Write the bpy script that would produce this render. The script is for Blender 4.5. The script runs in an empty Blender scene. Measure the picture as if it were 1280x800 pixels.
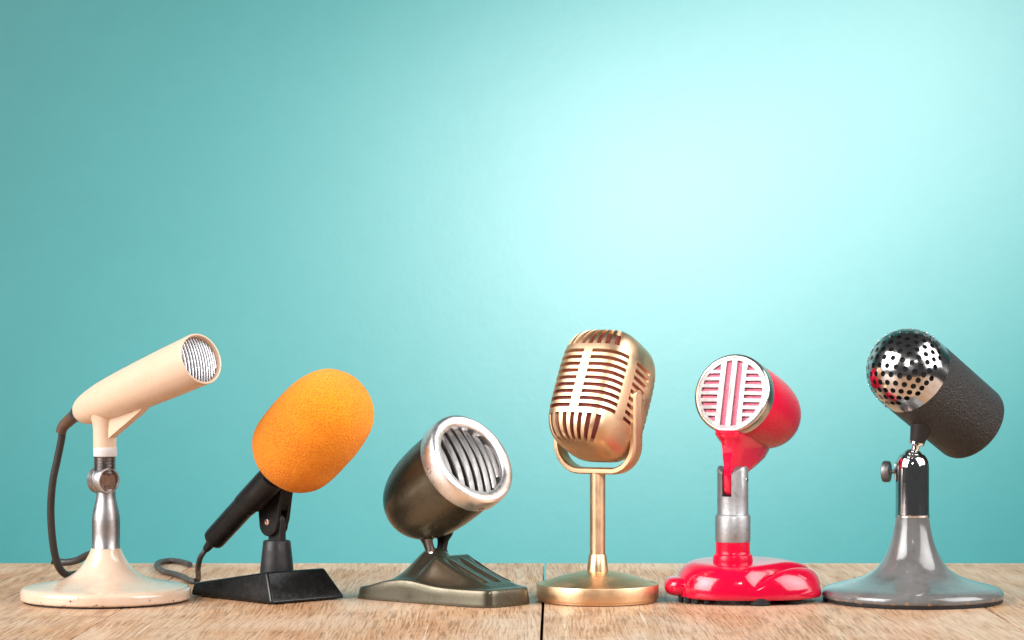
import bpy, bmesh, math, random
from mathutils import Vector, Matrix, noise
from mathutils.geometry import delaunay_2d_cdt

random.seed(7)
PI = math.pi
U = 0.00075            # metres per modelling unit (meshes are modelled in units, linked in metres)
CAM_D = 3200.0         # camera distance to the row of microphones, in units
CAM_H = 321.0          # camera height over the table top, in units
HORIZON = 430.0
scene = bpy.context.scene
COL = scene.collection

# ----------------------------------------------------------------------------- measuring helpers
def W(px, py, d=0.0):
    """point seen at photo pixel (px, py), d units nearer than the row of microphones"""
    D = CAM_D - d
    return Vector(((px - 640.0) * D / CAM_D, -d, CAM_H + (HORIZON - py) * D / CAM_D))

def T(px, py, z=0.0):
    """point at height z over the table seen at photo pixel (px, py)"""
    D = CAM_D * (CAM_H - z) / (py - HORIZON)
    return Vector(((px - 640.0) * D / CAM_D, D - CAM_D, z))

def axis_from(pos, ang, ratio):
    """unit axis pointing to the viewer whose picture runs at ang degrees and whose round face shows with the given width ratio"""
    D = CAM_D + pos.y
    rho = Vector((pos.x / D, 1.0, (pos.z - CAM_H) / D))
    ca, sa = math.cos(math.radians(ang)), math.sin(math.radians(ang))
    best = None
    for i in range(1, 2000):
        t = i / 2000 * PI / 2
        a = (Vector((ca, 0, sa)) * math.sin(t) - rho * math.cos(t)).normalized()
        e = abs(-a.dot(rho.normalized()) - ratio)
        if best is None or e < best[0]:
            best = (e, a)
    return best[1]

def frame(origin, axis, up=Vector((0, 0, 1))):
    """matrix: Z along axis, Y as near to up as possible, X = Y x Z"""
    z = Vector(axis).normalized()
    y = (Vector(up) - z * Vector(up).dot(z)).normalized()
    x = y.cross(z)
    m = Matrix.Identity(4)
    for i, v in enumerate((x, y, z)):
        m[0][i], m[1][i], m[2][i] = v
    m.translation = Vector(origin)
    return m

# ----------------------------------------------------------------------------- object helpers
ROOT = {}

def thing(name, label, cat, loc, group=None):
    o = bpy.data.objects.new(name, None)
    COL.objects.link(o)
    o.empty_display_size = 0.02
    o.location = Vector(loc) * U
    o['label'] = label
    o['category'] = cat
    if group:
        o['group'] = group
    ROOT[o] = Vector(loc)
    return o

def obj(name, bm, mat, parent=None, sharp=38, bevel=None, label=None, recalc=True):
    """link a bmesh (modelled in world units) as ONE mesh object under parent"""
    off = ROOT[parent] if parent is not None else Vector((0, 0, 0))
    if recalc:
        bmesh.ops.recalc_face_normals(bm, faces=bm.faces[:])
    for v in bm.verts:
        v.co = (v.co - off) * U
    me = bpy.data.meshes.new(name)
    bm.to_mesh(me)
    bm.free()
    me.polygons.foreach_set('use_smooth', [True] * len(me.polygons))
    me.set_sharp_from_angle(angle=math.radians(sharp))
    for m in (mat if isinstance(mat, (list, tuple)) else [mat]):
        me.materials.append(m)
    o = bpy.data.objects.new(name, me)
    COL.objects.link(o)
    if parent is not None:
        o.parent = parent
    ROOT[o] = off
    if bevel:
        b = o.modifiers.new('bevel', 'BEVEL')
        b.width = bevel * U
        b.segments = 3
        b.limit_method = 'ANGLE'
        b.angle_limit = math.radians(35)
        b.harden_normals = False
    if label:
        o['label'] = label
    return o

def spline(pts, n=6):
    """Catmull-Rom through tuples / vectors"""
    P = [Vector(p) for p in pts]
    out = []
    for i in range(len(P) - 1):
        p0 = P[i - 1] if i > 0 else P[i] * 2 - P[i + 1]
        p1, p2 = P[i], P[i + 1]
        p3 = P[i + 2] if i + 2 < len(P) else p2 * 2 - p1
        for k in range(n):
            t = k / n
            out.append(0.5 * ((2 * p1) + (p2 - p0) * t + (2 * p0 - 5 * p1 + 4 * p2 - p3) * t * t
                              + (3 * p1 - p0 - 3 * p2 + p3) * t ** 3))
    out.append(P[-1])
    return out

def lathe(bm, prof, m=None, seg=72, mat=0):
    """prof: list of (r, z) from one end to the other; r = 0 closes to a point"""
    m = m or Matrix.Identity(4)
    rings = []
    for r, z in prof:
        if r <= 1e-6:
            rings.append([bm.verts.new(m @ Vector((0, 0, z)))])
        else:
            rings.append([bm.verts.new(m @ Vector((r * math.cos(2 * PI * k / seg), r * math.sin(2 * PI * k / seg), z)))
                          for k in range(seg)])
    fs = []
    for a, b in zip(rings, rings[1:]):
        for k in range(seg):
            k2 = (k + 1) % seg
            if len(a) == 1 and len(b) == 1:
                continue
            if len(a) == 1:
                fs.append(bm.faces.new((a[0], b[k2], b[k])))
            elif len(b) == 1:
                fs.append(bm.faces.new((a[k], a[k2], b[0])))
            else:
                fs.append(bm.faces.new((a[k], a[k2], b[k2], b[k])))
    for ring in (rings[0], rings[-1]):
        if len(ring) > 1 and prof[0] != prof[-1]:
            fs.append(bm.faces.new(ring))
    for f in fs:
        f.material_index = mat
    return bm

def tube(bm, pts, rad, seg=14, cap=True):
    P = [Vector(p) for p in pts]
    R = rad if isinstance(rad, (list, tuple)) else [rad] * len(P)
    t = (P[1] - P[0]).normalized()
    n = t.orthogonal().normalized()
    rings = []
    for i, p in enumerate(P):
        t2 = (P[min(i + 1, len(P) - 1)] - P[max(i - 1, 0)]).normalized()
        q = t.rotation_difference(t2)
        n = (q @ n)
        n = (n - t2 * n.dot(t2)).normalized()
        b = t2.cross(n)
        t = t2
        rings.append([bm.verts.new(p + (n * math.cos(2 * PI * k / seg) + b * math.sin(2 * PI * k / seg)) * R[i]) for k in range(seg)])
    for a, b in zip(rings, rings[1:]):
        for k in range(seg):
            bm.faces.new((a[k], a[(k + 1) % seg], b[(k + 1) % seg], b[k]))
    if cap:
        bm.faces.new(rings[0])
        bm.faces.new(rings[-1])
    return bm

def loft(bm, loops, cap=True, closed=True):
    """loops: equally long lists of points"""
    L = [[bm.verts.new(Vector(p)) for p in lp] for lp in loops]
    n = len(L[0])
    for a, b in zip(L, L[1:]):
        for k in range(n if closed else n - 1):
            bm.faces.new((a[k], a[(k + 1) % n], b[(k + 1) % n], b[k]))
    if cap:
        bm.faces.new(L[0])
        bm.faces.new(L[-1])
    return bm

def prism(bm, poly, t0, t1, m):
    """2-D outline poly (x, y) in the plane of m, thick from t0 to t1 along m's Z"""
    return loft(bm, [[m @ Vector((x, y, t)) for x, y in poly] for t in (t0, t1)])

def superloop(a, b, p=2.6, n=36):
    out = []
    for k in range(n):
        t = 2 * PI * k / n
        c, s = math.cos(t), math.sin(t)
        r = ((abs(c) / a) ** p + (abs(s) / b) ** p) ** (-1 / p)
        out.append((r * c, r * s))
    return out

def sphere(bm, c, r, m3=None, seg=24):
    m = Matrix.Translation(Vector(c))
    if m3 is not None:
        m = m @ m3.to_4x4()
    bmesh.ops.create_uvsphere(bm, u_segments=seg, v_segments=seg // 2, radius=r, matrix=m)
    return bm

def sheet_with_holes(outline, holes, extra, fmap, thick):
    """triangulated sheet with real holes. outline / holes: 2-D loops, fmap(x, y, layer) -> 3-D point. returns bmesh (front, back, walls)"""
    pts, edges = [], []
    def add(lp):
        s = len(pts)
        pts.extend(Vector(p) for p in lp)
        n = len(lp)
        edges.extend((s + i, s + (i + 1) % n) for i in range(n))
        return (s, n)
    loops = [add(outline)] + [add(h) for h in holes]
    pts.extend(Vector(p) for p in extra)
    V, E, F, ov, oe, of = delaunay_2d_cdt(pts, edges, [], 0, 1e-5)
    def inside(poly, x, y):
        c = False
        j = len(poly) - 1
        for i in range(len(poly)):
            xi, yi = poly[i]
            xj, yj = poly[j]
            if (yi > y) != (yj > y) and x < (xj - xi) * (y - yi) / (yj - yi) + xi:
                c = not c
            j = i
        return c
    boxes = [(min(p[0] for p in h), max(p[0] for p in h), min(p[1] for p in h), max(p[1] for p in h)) for h in holes]
    bm = bmesh.new()
    front = [bm.verts.new(fmap(v.x, v.y, 0)) for v in V]
    back = [bm.verts.new(fmap(v.x, v.y, 1)) for v in V] if thick else None
    for f in F:
        cx = sum(V[i].x for i in f) / len(f)
        cy = sum(V[i].y for i in f) / len(f)
        if not inside(outline, cx, cy):
            continue
        if any(b[0] <= cx <= b[1] and b[2] <= cy <= b[3] and inside(h, cx, cy) for b, h in zip(boxes, holes)):
            continue
        bm.faces.new([front[i] for i in f])
        if thick:
            bm.faces.new([back[i] for i in reversed(f)])
    if thick:
        for e in [e for e in bm.edges if len(e.link_faces) == 1 and e.verts[0].index >= -1]:
            pass
        bm.verts.index_update()
        nf = len(front)
        idx = {v: i for i, v in enumerate(front)}
        for e in [e for e in bm.edges if len(e.link_faces) == 1 and e.verts[0] in idx and e.verts[1] in idx]:
            a, b = idx[e.verts[0]], idx[e.verts[1]]
            bm.faces.new((front[a], front[b], back[b], back[a]))
    bmesh.ops.delete(bm, geom=[v for v in bm.verts if not v.link_faces], context='VERTS')
    return bm

# ----------------------------------------------------------------------------- materials
class NT:
    def __init__(self, name):
        self.m = bpy.data.materials.new(name)
        self.m.use_nodes = True
        self.t = self.m.node_tree
        self.b = self.t.nodes['Principled BSDF']
        self.co = self.t.nodes.new('ShaderNodeTexCoord').outputs['Object']
    def n(self, kind, **kw):
        x = self.t.nodes.new(kind)
        for k, v in kw.items():
            setattr(x, k, v)
        return x
    def link(self, a, b):
        self.t.links.new(a, b)
    def mapping(self, scale, src=None, rot=(0, 0, 0)):
        mp = self.n('ShaderNodeMapping')
        mp.inputs['Scale'].default_value = scale
        mp.inputs['Rotation'].default_value = rot
        self.link(src or self.co, mp.inputs['Vector'])
        return mp.outputs['Vector']
    def noise(self, scale, detail=4, rough=0.55, vec=None, out='Fac'):
        x = self.n('ShaderNodeTexNoise')
        x.inputs['Scale'].default_value = scale
        x.inputs['Detail'].default_value = detail
        x.inputs['Roughness'].default_value = rough
        self.link(vec or self.co, x.inputs['Vector'])
        return x.outputs[out]
    def ramp(self, fac, stops):
        r = self.n('ShaderNodeValToRGB')
        el = r.color_ramp.elements
        while len(el) < len(stops):
            el.new(0.5)
        for e, (p, c) in zip(el, stops):
            e.position = p
            e.color = (c, c, c, 1) if not hasattr(c, '__len__') else (*c, 1)
        self.link(fac, r.inputs['Fac'])
        return r.outputs['Color']
    def mix(self, fac, a, b, mode='MIX'):
        x = self.n('ShaderNodeMix', data_type='RGBA', blend_type=mode)
        for sock, v in ((x.inputs['Factor'], fac), (x.inputs[6], a), (x.inputs[7], b)):
            if hasattr(v, 'links'):
                self.link(v, sock)
            elif hasattr(v, '__len__'):
                sock.default_value = (*v, 1)
            else:
                sock.default_value = v
        return x.outputs[2]
    def math(self, op, a, b=0.0):
        x = self.n('ShaderNodeMath', operation=op)
        for sock, v in ((x.inputs[0], a), (x.inputs[1], b)):
            if hasattr(v, 'links'):
                self.link(v, sock)
            else:
                sock.default_value = v
        return x.outputs[0]
    def mrange(self, v, a, b, c=0.0, d=1.0):
        x = self.n('ShaderNodeMapRange')
        self.link(v, x.inputs['Value'])
        for nm, q in (('From Min', a), ('From Max', b), ('To Min', c), ('To Max', d)):
            x.inputs[nm].default_value = q
        return x.outputs[0]
    def bump(self, h, dist, strength=1.0, normal=None):
        x = self.n('ShaderNodeBump')
        x.inputs['Strength'].default_value = strength
        x.inputs['Distance'].default_value = dist
        self.link(h, x.inputs['Height'])
        if normal:
            self.link(normal, x.inputs['Normal'])
        return x.outputs['Normal']
    def set(self, **kw):
        names = {'color': 'Base Color', 'rough': 'Roughness', 'metal': 'Metallic', 'coat': 'Coat Weight', 'coat_rough': 'Coat Roughness',
                 'spec': 'Specular IOR Level', 'normal': 'Normal', 'sheen': 'Sheen Weight', 'sheen_rough': 'Sheen Roughness', 'coat_normal': 'Coat Normal'}
        for k, v in kw.items():
            s = self.b.inputs[names[k]]
            if hasattr(v, 'links'):
                self.link(v, s)
            elif hasattr(v, '__len__'):
                s.default_value = (*v, 1)
            else:
                s.default_value = v
        return self

def enamel(name, col, dirt, rough=0.16, chips=None, chip_z=None, coat=0.6, stain=0.25, chip_amt=0.2, spec=0.5):
    q = NT(name)
    n1 = q.ramp(q.noise(45, 6, 0.65), [(0.48, 0.0), (0.75, 1.0)])
    c = q.mix(q.math('MULTIPLY', n1, stain), col, dirt)
    sp = q.ramp(q.noise(420, 2, 0.5), [(0.775, 0.0), (0.785, 1.0)])
    c = q.mix(sp, c, [x * 0.45 for x in dirt])
    if chips:
        sep = q.n('ShaderNodeSeparateXYZ')
        q.link(q.co, sep.inputs[0])
        zz = q.mrange(sep.outputs['Z'], chip_z[0], chip_z[1], chip_amt, 0.0)
        nz = q.math('ADD', q.noise(190, 5, 0.6), zz)
        ch = q.ramp(nz, [(0.72, 0.0), (0.74, 1.0)])
        c = q.mix(ch, c, chips)
    r = q.mrange(q.noise(160, 5, 0.6), 0.3, 0.75, rough * 0.7, rough * 1.7)
    nb = q.bump(q.noise(60, 3, 0.5), 0.0006, 0.25)
    q.set(color=c, rough=r, coat=coat, coat_rough=0.05, spec=spec, normal=nb, coat_normal=nb)
    return q.m

def metal(name, col, rough, dark=None, amount=0.35, scale=80, bumpd=0.0, metal_=1.0, brushed=None, pits=0.0, edge=None):
    q = NT(name)
    vec = q.mapping(brushed) if brushed else None
    nz = q.noise(scale, 6, 0.65, vec)
    f = q.math('MULTIPLY', q.ramp(nz, [(0.45, 0.0), (0.75, 1.0)]), amount)
    c = q.mix(f, col, dark or [x * 0.5 for x in col])
    if pits:
        pt = q.ramp(q.noise(330, 2, 0.5), [(0.70, 0.0), (0.73, 1.0)])
        c = q.mix(q.math('MULTIPLY', pt, pits), c, [x * 0.15 for x in col])
    r = q.mrange(nz, 0.3, 0.75, rough * 0.75, rough * 1.5)
    q.set(color=c, rough=r, metal=metal_)
    if edge is not None:
        q.b.inputs['Specular Tint'].default_value = (*edge, 1)
    if bumpd:
        q.set(normal=q.bump(q.noise(scale * 6, 3, 0.6, vec), bumpd, 0.5))
    return q.m

def plastic(name, col, rough, bscale=0, bdist=0.0, bstr=0.4, spec=0.5):
    q = NT(name)
    r = q.mrange(q.noise(120, 5, 0.6), 0.3, 0.7, rough * 0.75, rough * 1.35)
    c = q.mix(q.ramp(q.noise(70, 5, 0.6), [(0.45, 0.0), (0.8, 1.0)]), col, [min(1, x * 1.5 + 0.001) for x in col])
    q.set(color=c, rough=r, spec=spec)
    if bscale:
        q.set(normal=q.bump(q.noise(bscale, 3, 0.55), bdist, bstr))
    return q.m

def cloth(name, col, dark, sc):
    q = NT(name)
    v = q.n('ShaderNodeTexVoronoi')
    v.inputs['Scale'].default_value = sc
    q.link(q.co, v.inputs['Vector'])
    f = q.ramp(v.outputs['Distance'], [(0.15, 0.0), (0.65, 1.0)])
    q.set(color=q.mix(f, col, dark), rough=0.85, normal=q.bump(v.outputs['Distance'], 0.0006, 0.6))
    return q.m

M = {}
M['cream'] = enamel('cream_enamel', (0.66, 0.485, 0.36), (0.48, 0.29, 0.15), 0.18, chips=(0.16, 0.08, 0.04), chip_z=(0.0, 0.016), coat=0.45, stain=0.35, chip_amt=0.13)
M['cream_body'] = enamel('cream_body', (0.65, 0.455, 0.325), (0.50, 0.31, 0.17), 0.32, coat=0.15, stain=0.22)
M['white_ring'] = plastic('white_plastic', (0.56, 0.52, 0.50), 0.4)
M['steel'] = metal('worn_steel', (0.46, 0.44, 0.44), 0.36, (0.26, 0.21, 0.19), 0.5, 60, 0.00001, edge=(0.30, 0.24, 0.22))
M['dark_steel'] = metal('dark_steel', (0.24, 0.22, 0.22), 0.30, (0.12, 0.08, 0.06), 0.5, 90)
M['rust_steel'] = metal('rusty_steel', (0.26, 0.17, 0.13), 0.42, (0.10, 0.05, 0.03), 0.8, 160)
M['chrome'] = metal('chrome', (0.80, 0.79, 0.79), 0.06, (0.42, 0.38, 0.36), 0.35, 110, edge=(0.42, 0.38, 0.37))
M['mesh_chrome'] = metal('mesh_chrome', (0.62, 0.60, 0.59), 0.13, (0.34, 0.30, 0.28), 0.5, 170, 0.00006)
M['chrome_bars'] = metal('chrome_bars', (0.66, 0.65, 0.66), 0.28, (0.40, 0.40, 0.42), 0.2, 130)
M['brown_rubber'] = plastic('brown_rubber', (0.085, 0.042, 0.026), 0.5, 300, 0.0003)
M['cable'] = plastic('cable_rubber', (0.024, 0.019, 0.016), 0.5, 500, 0.0003, 0.5)
M['cable_grey'] = plastic('grey_cable_rubber', (0.045, 0.040, 0.036), 0.5, 500, 0.0003, 0.5)
M['gland'] = plastic('dark_gland', (0.03, 0.035, 0.045), 0.35)
M['black'] = plastic('black_plastic', (0.012, 0.011, 0.011), 0.32, 900, 0.00008, 0.2, 0.25)
M['black_matt'] = plastic('black_matt_plastic', (0.018, 0.016, 0.016), 0.42, 700, 0.0001, 0.25, 0.25)
M['black_gloss'] = plastic('black_leathery_plastic', (0.006, 0.006, 0.006), 0.24, 260, 0.0004, 0.2, 0.35)
M['rubber'] = plastic('black_rubber', (0.010, 0.010, 0.010), 0.7, 300, 0.0006, 0.6)
M['brown'] = metal('brown_hammered_paint', (0.115, 0.098, 0.066), 0.24, (0.060, 0.048, 0.031), 0.7, 38, 0.00003, 0.72)
def edge_wear(m, col, lo, hi):
    t = m.node_tree
    b = t.nodes['Principled BSDF']
    g = t.nodes.new('ShaderNodeNewGeometry')
    r = t.nodes.new('ShaderNodeMapRange')
    r.inputs['From Min'].default_value, r.inputs['From Max'].default_value = lo, hi
    t.links.new(g.outputs['Pointiness'], r.inputs['Value'])
    x = t.nodes.new('ShaderNodeMix')
    x.data_type = 'RGBA'
    x.inputs[7].default_value = (*col, 1)
    old = b.inputs['Base Color'].links[0].from_socket
    t.links.new(r.outputs[0], x.inputs['Factor'])
    t.links.new(old, x.inputs[6])
    t.links.new(x.outputs[2], b.inputs['Base Color'])
edge_wear(M['brown'], (0.30, 0.25, 0.18), 0.53, 0.66)
M['alu'] = metal('polished_aluminium', (0.92, 0.89, 0.88), 0.33, (0.55, 0.50, 0.48), 0.28, 90, 0.00005, 1.0, pits=0.7)
M['alu_dull'] = metal('dull_aluminium', (0.21, 0.20, 0.195), 0.42, (0.20, 0.18, 0.17), 0.5, 130, 0.00006)
M['cast'] = metal('cast_aluminium', (0.34, 0.33, 0.335), 0.44, (0.20, 0.19, 0.19), 0.5, 260, 0.0001, 0.85)
M['gold'] = metal('satin_gold', (0.70, 0.46, 0.285), 0.36, (0.62, 0.38, 0.22), 0.3, 40, 0.00001)
M['gold_base'] = metal('satin_gold_turned', (0.72, 0.47, 0.27), 0.38, (0.66, 0.41, 0.22), 0.3, 40, 0.00001)
M['red_cloth'] = cloth('red_cloth', (0.20, 0.024, 0.014), (0.06, 0.008, 0.005), 900)
M['pink_cloth'] = cloth('pink_cloth', (0.72, 0.19, 0.26), (0.48, 0.08, 0.12), 900)
M['dark'] = plastic('dark_inside', (0.010, 0.009, 0.009), 0.8)
M['red'] = enamel('red_enamel', (0.56, 0.002, 0.032), (0.42, 0.002, 0.015), 0.11, coat=0.25, stain=0.3)
M['red_satin'] = enamel('red_satin_enamel', (0.56, 0.002, 0.030), (0.44, 0.002, 0.014), 0.20, coat=0.0, stain=0.25, spec=0.3)
M['silver_face'] = metal('silver_face', (0.27, 0.255, 0.255), 0.52, (0.60, 0.55, 0.53), 0.3, 120, 0.00003)
M['silver_ring'] = metal('silver_ring', (0.72, 0.66, 0.60), 0.22, (0.40, 0.33, 0.28), 0.45, 90, 0.00003)
M['grey'] = enamel('grey_enamel', (0.140, 0.136, 0.133), (0.075, 0.068, 0.062), 0.13, chips=(0.34, 0.20, 0.12), chip_z=(0.002, 0.012), coat=0.4, stain=0.75)

def foam():
    q = NT('orange_foam')
    v = q.n('ShaderNodeTexVoronoi')
    v.inputs['Scale'].default_value = 640
    q.link(q.co, v.inputs['Vector'])
    nz = q.noise(1100, 3, 0.6)
    h = q.math('ADD', q.math('MULTIPLY', v.outputs['Distance'], 0.7), nz)
    c = q.mix(q.ramp(v.outputs['Distance'], [(0.1, 0.0), (0.6, 1.0)]), (0.93, 0.325, 0.005), (0.74, 0.165, 0.002))
    c = q.mix(q.ramp(q.noise(30, 4, 0.6), [(0.4, 0.0), (0.75, 0.5)]), c, (0.90, 0.28, 0.004))
    q.set(color=c, rough=0.95, spec=0.15, sheen=0.25, sheen_rough=0.6, normal=q.bump(h, 0.0016, 1.0))
    q.b.inputs['Sheen Tint'].default_value = (1.0, 0.72, 0.35, 1)
    return q.m
M['foam'] = foam()

def crackle():
    q = NT('black_crackle_paint')
    nz = q.noise(420, 6, 0.66)
    v = q.n('ShaderNodeTexVoronoi')
    v.inputs['Scale'].default_value = 560
    q.link(q.co, v.inputs['Vector'])
    h = q.math('ADD', nz, q.math('MULTIPLY', v.outputs['Distance'], 0.5))
    c = q.mix(q.ramp(nz, [(0.4, 0.0), (0.7, 1.0)]), (0.011, 0.009, 0.008), (0.038, 0.031, 0.029))
    q.set(color=c, rough=q.mrange(nz, 0.3, 0.7, 0.26, 0.5), normal=q.bump(h, 0.0020, 1.0))
    return q.m
M['crackle'] = crackle()

def wall_mat():
    q = NT('teal_wall_paint')
    n1 = q.noise(5.5, 6, 0.6)
    n2 = q.noise(38, 5, 0.6)
    c = q.mix(q.ramp(n1, [(0.3, 0.0), (0.75, 1.0)]), (0.048, 0.350, 0.348), (0.040, 0.330, 0.332))
    c = q.mix(q.math('MULTIPLY', q.ramp(n2, [(0.4, 0.0), (0.8, 1.0)]), 0.35), c, (0.052, 0.38, 0.378))
    h = q.math('ADD', q.noise(160, 4, 0.6), q.math('MULTIPLY', n2, 1.5))
    q.set(color=c, rough=0.42, spec=1.0, normal=q.bump(h, 0.0010, 0.10))
    q.b.inputs['IOR'].default_value = 1.68
    return q.m
M['wall'] = wall_mat()

def wood():
    q = NT('worn_oak')
    oi = q.n('ShaderNodeObjectInfo')
    add = q.n('ShaderNodeVectorMath', operation='ADD')
    sc = q.n('ShaderNodeVectorMath', operation='SCALE')
    cmb = q.n('ShaderNodeCombineXYZ')
    q.link(oi.outputs['Random'], cmb.inputs[0])
    q.link(oi.outputs['Random'], cmb.inputs[1])
    q.link(cmb.outputs[0], sc.inputs[0])
    sc.inputs['Scale'].default_value = 3.7
    q.link(q.co, add.inputs[0])
    q.link(sc.outputs[0], add.inputs[1])
    base = add.outputs[0]
    # warp then long grain along y
    warp = q.noise(6, 3, 0.5, q.mapping((1.0, 0.5, 1.0), base), 'Color')
    wv = q.n('ShaderNodeVectorMath', operation='SCALE')
    q.link(warp, wv.inputs[0])
    wv.inputs['Scale'].default_value = 0.022
    wadd = q.n('ShaderNodeVectorMath', operation='ADD')
    q.link(base, wadd.inputs[0])
    q.link(wv.outputs[0], wadd.inputs[1])
    g1 = q.noise(1.0, 6, 0.6, q.mapping((85, 5, 1), wadd.outputs[0]))
    g2 = q.noise(1.0, 5, 0.65, q.mapping((560, 13, 1), wadd.outputs[0]))
    g3 = q.noise(1.0, 3, 0.6, q.mapping((900, 45, 1), base))
    patch = q.ramp(q.noise(5.0, 4, 0.6, q.mapping((1.5, 1.0, 1), base)), [(0.40, 0.0), (0.60, 1.0)])
    c = q.mix(q.ramp(g1, [(0.36, 0.0), (0.62, 1.0)]), (0.62, 0.365, 0.20), (0.44, 0.22, 0.10))
    c = q.mix(q.math('MULTIPLY', q.math('SUBTRACT', 1.0, patch), 0.6), c, (0.61, 0.45, 0.325))
    amt = q.mrange(patch, 0.0, 1.0, 0.5, 1.0)
    c = q.mix(q.math('MULTIPLY', q.ramp(g2, [(0.49, 0.0), (0.59, 1.0)]), amt), c, (0.25, 0.115, 0.052))
    c = q.mix(q.math('MULTIPLY', q.ramp(g3, [(0.56, 0.0), (0.68, 1.0)]), q.math('MULTIPLY', amt, 0.6)), c, (0.20, 0.095, 0.05))
    stain = q.ramp(q.noise(13, 4, 0.6, q.mapping((1, 1.3, 1), base)), [(0.60, 0.0), (0.74, 0.6)])
    c = q.mix(stain, c, (0.26, 0.135, 0.075))
    scr = q.ramp(q.noise(1.0, 2, 0.4, q.mapping((240, 3.0, 1), base, (0, 0, 0.12))), [(0.70, 0.0), (0.72, 0.5)])
    c = q.mix(scr, c, (0.80, 0.66, 0.52))
    rough = q.mrange(g1, 0.3, 0.7, 0.36, 0.54)
    h = q.math('SUBTRACT', q.math('MULTIPLY', g1, 0.6), q.math('ADD', q.math('MULTIPLY', q.ramp(g2, [(0.5, 0.0), (0.7, 1.0)]), 0.5),
                                                              q.math('MULTIPLY', q.ramp(g3, [(0.56, 0.0), (0.7, 1.0)]), 0.5)))
    q.set(color=c, rough=rough, spec=0.5, normal=q.bump(h, 0.0004, 0.4))
    return q.m
M['wood'] = wood()
M['gap'] = plastic('dark_wood_joint', (0.03, 0.016, 0.010), 0.8)

# ----------------------------------------------------------------------------- setting: wall and table
bm = bmesh.new()
yw = 1600.0
prism(bm, [(-4200, -1200), (4200, -1200), (4200, 3200), (-4200, 3200)], 0, 60, frame((0, yw + 60, 0), (0, -1, 0)))
wall = obj('wall', bm, M['wall'])
wall['label'] = 'plain teal painted wall behind the whole row of microphones'
wall['category'] = 'wall'
wall['kind'] = 'structure'

table = thing('table', 'worn oak plank table top that carries all the microphones', 'table', (0, 0, 0))
y_far, y_near = 549.0, -1000.0
def seam_x(x0, y):            # planks run very slightly askew
    return x0 + (y) * 0.0172
cuts = [-1520, -1010, -472, 39, 578, 1090, 1600]
gaps = [1.0, 1.0, 0.7, 1.7, 1.0, 1.0, 1.0]
for i in range(len(cuts) - 1):
    a, b = cuts[i] + gaps[i], cuts[i + 1] - gaps[i + 1]
    bm = bmesh.new()
    loops = []
    nseg = 12
    for z in (-36.0, 0.0):
        lp = [(seam_x(a, y_near), y_near, z), (seam_x(b, y_near), y_near, z), (seam_x(b, y_far), y_far, z), (seam_x(a, y_far), y_far, z)]
        loops.append(lp)
    loft(bm, loops)
    o = obj('plank', bm, M['wood'], table, bevel=1.1)
bm = bmesh.new()
loft(bm, [[(seam_x(-1510, y_near + 10), y_near + 10, z), (seam_x(1590, y_near + 10), y_near + 10, z), (seam_x(1590, 535), 535, z), (seam_x(-1510, 535), 535, z)] for z in (-70, -36.5)])
obj('underframe', bm, M['gap'], table)

GROUP = 'old microphones standing in a row on the table'

# ----------------------------------------------------------------------------- 1  cream microphone on a trumpet foot
t1 = thing('desk_microphone', 'cream tube microphone with ribbed chrome grille on a round cream foot, leftmost in the row', 'microphone', (132.5 - 640, 0, 0), GROUP)
m0 = Matrix.Translation(ROOT[t1])
bm = bmesh.new()
prof = [(2, 2.2), (103, 2.2), (104.9, 3.4), (105.6, 6), (105.5, 12.2), (104.2, 15.4), (101.4, 17.6), (97, 18.9), (90, 20.2), (75, 22.6), (57, 26.6), (44, 32), (34, 40), (27.2, 48.5), (22.6, 56), (19.4, 63), (18.6, 66)]
pr = [(p.x, p.y) for p in spline(prof[1:], 5)]
lathe(bm, [(0, 2.2)] + pr + [(0, 66)], m0, 128)
o1 = obj('foot', bm, M['cream'], t1, sharp=50)
bm = bmesh.new()
lathe(bm, [(0, 0), (101.5, 0), (101.5, 2.6), (0, 2.6)], m0, 96)
obj('gasket', bm, M['rubber'], t1)
bm = bmesh.new()
pr = [(0, 65), (17.6, 65), (17.6, 67), (17.2, 67.6), (17.3, 85), (17.4, 101)] + [(p.x, p.y) for p in spline([(17.2, 103), (16.2, 110), (13.8, 121), (12.0, 130), (11.6, 140)], 5)] + [(0, 140)]
lathe(bm, pr, m0, 56)
obj('stem', bm, M['steel'], t1)
# round swivel joint: short drum, axis to right-front
jc = W(122.5, 600, -6)
jax = Vector((0.70, -0.71, 0.0))
mj = frame(jc, jax)
bm = bmesh.new()
lathe(bm, [(0, -3), (14.5, -3), (16.4, -1), (16.6, 8.6), (15.4, 9.2), (15.4, 10.6), (16.6, 11.2), (16.6, 22), (15.8, 23.6), (14.2, 23.8), (13.6, 22.6), (13.2, 19.5), (0, 19.5)], mj, 48)
o = obj('swivel', bm, M['steel'], t1)
bm = bmesh.new()
lathe(bm, [(0, 19.3), (13.1, 19.3), (13.1, 19.9), (0, 19.9)], mj, 40)
obj('cap', bm, M['rust_steel'], o)
for a in (70, 250):
    bm = bmesh.new()
    c = mj @ Vector((7.6 * math.cos(math.radians(a)), 7.6 * math.sin(math.radians(a)), 0))
    lathe(bm, [(0, 19.6), (2.1, 19.6), (1.9, 20.8), (1.1, 20.8), (1.0, 20.0), (0, 20.0)], frame(c, jax), 18)
    obj('screw', bm, M['dark_steel'], o)
bm = bmesh.new()
pr = [(0, 160)]
z = 160.0
while z < 180.5:
    pr += [(13.6, z), (13.0, z + 0.9), (13.6, z + 1.8)]
    z += 1.8
pr += [(0, z)]
lathe(bm, pr, Matrix.Translation(Vector((131 - 640, 0, 0))), 48)
obj('threaded_neck', bm, M['dark_steel'], t1, sharp=60)
bm = bmesh.new()
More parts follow.
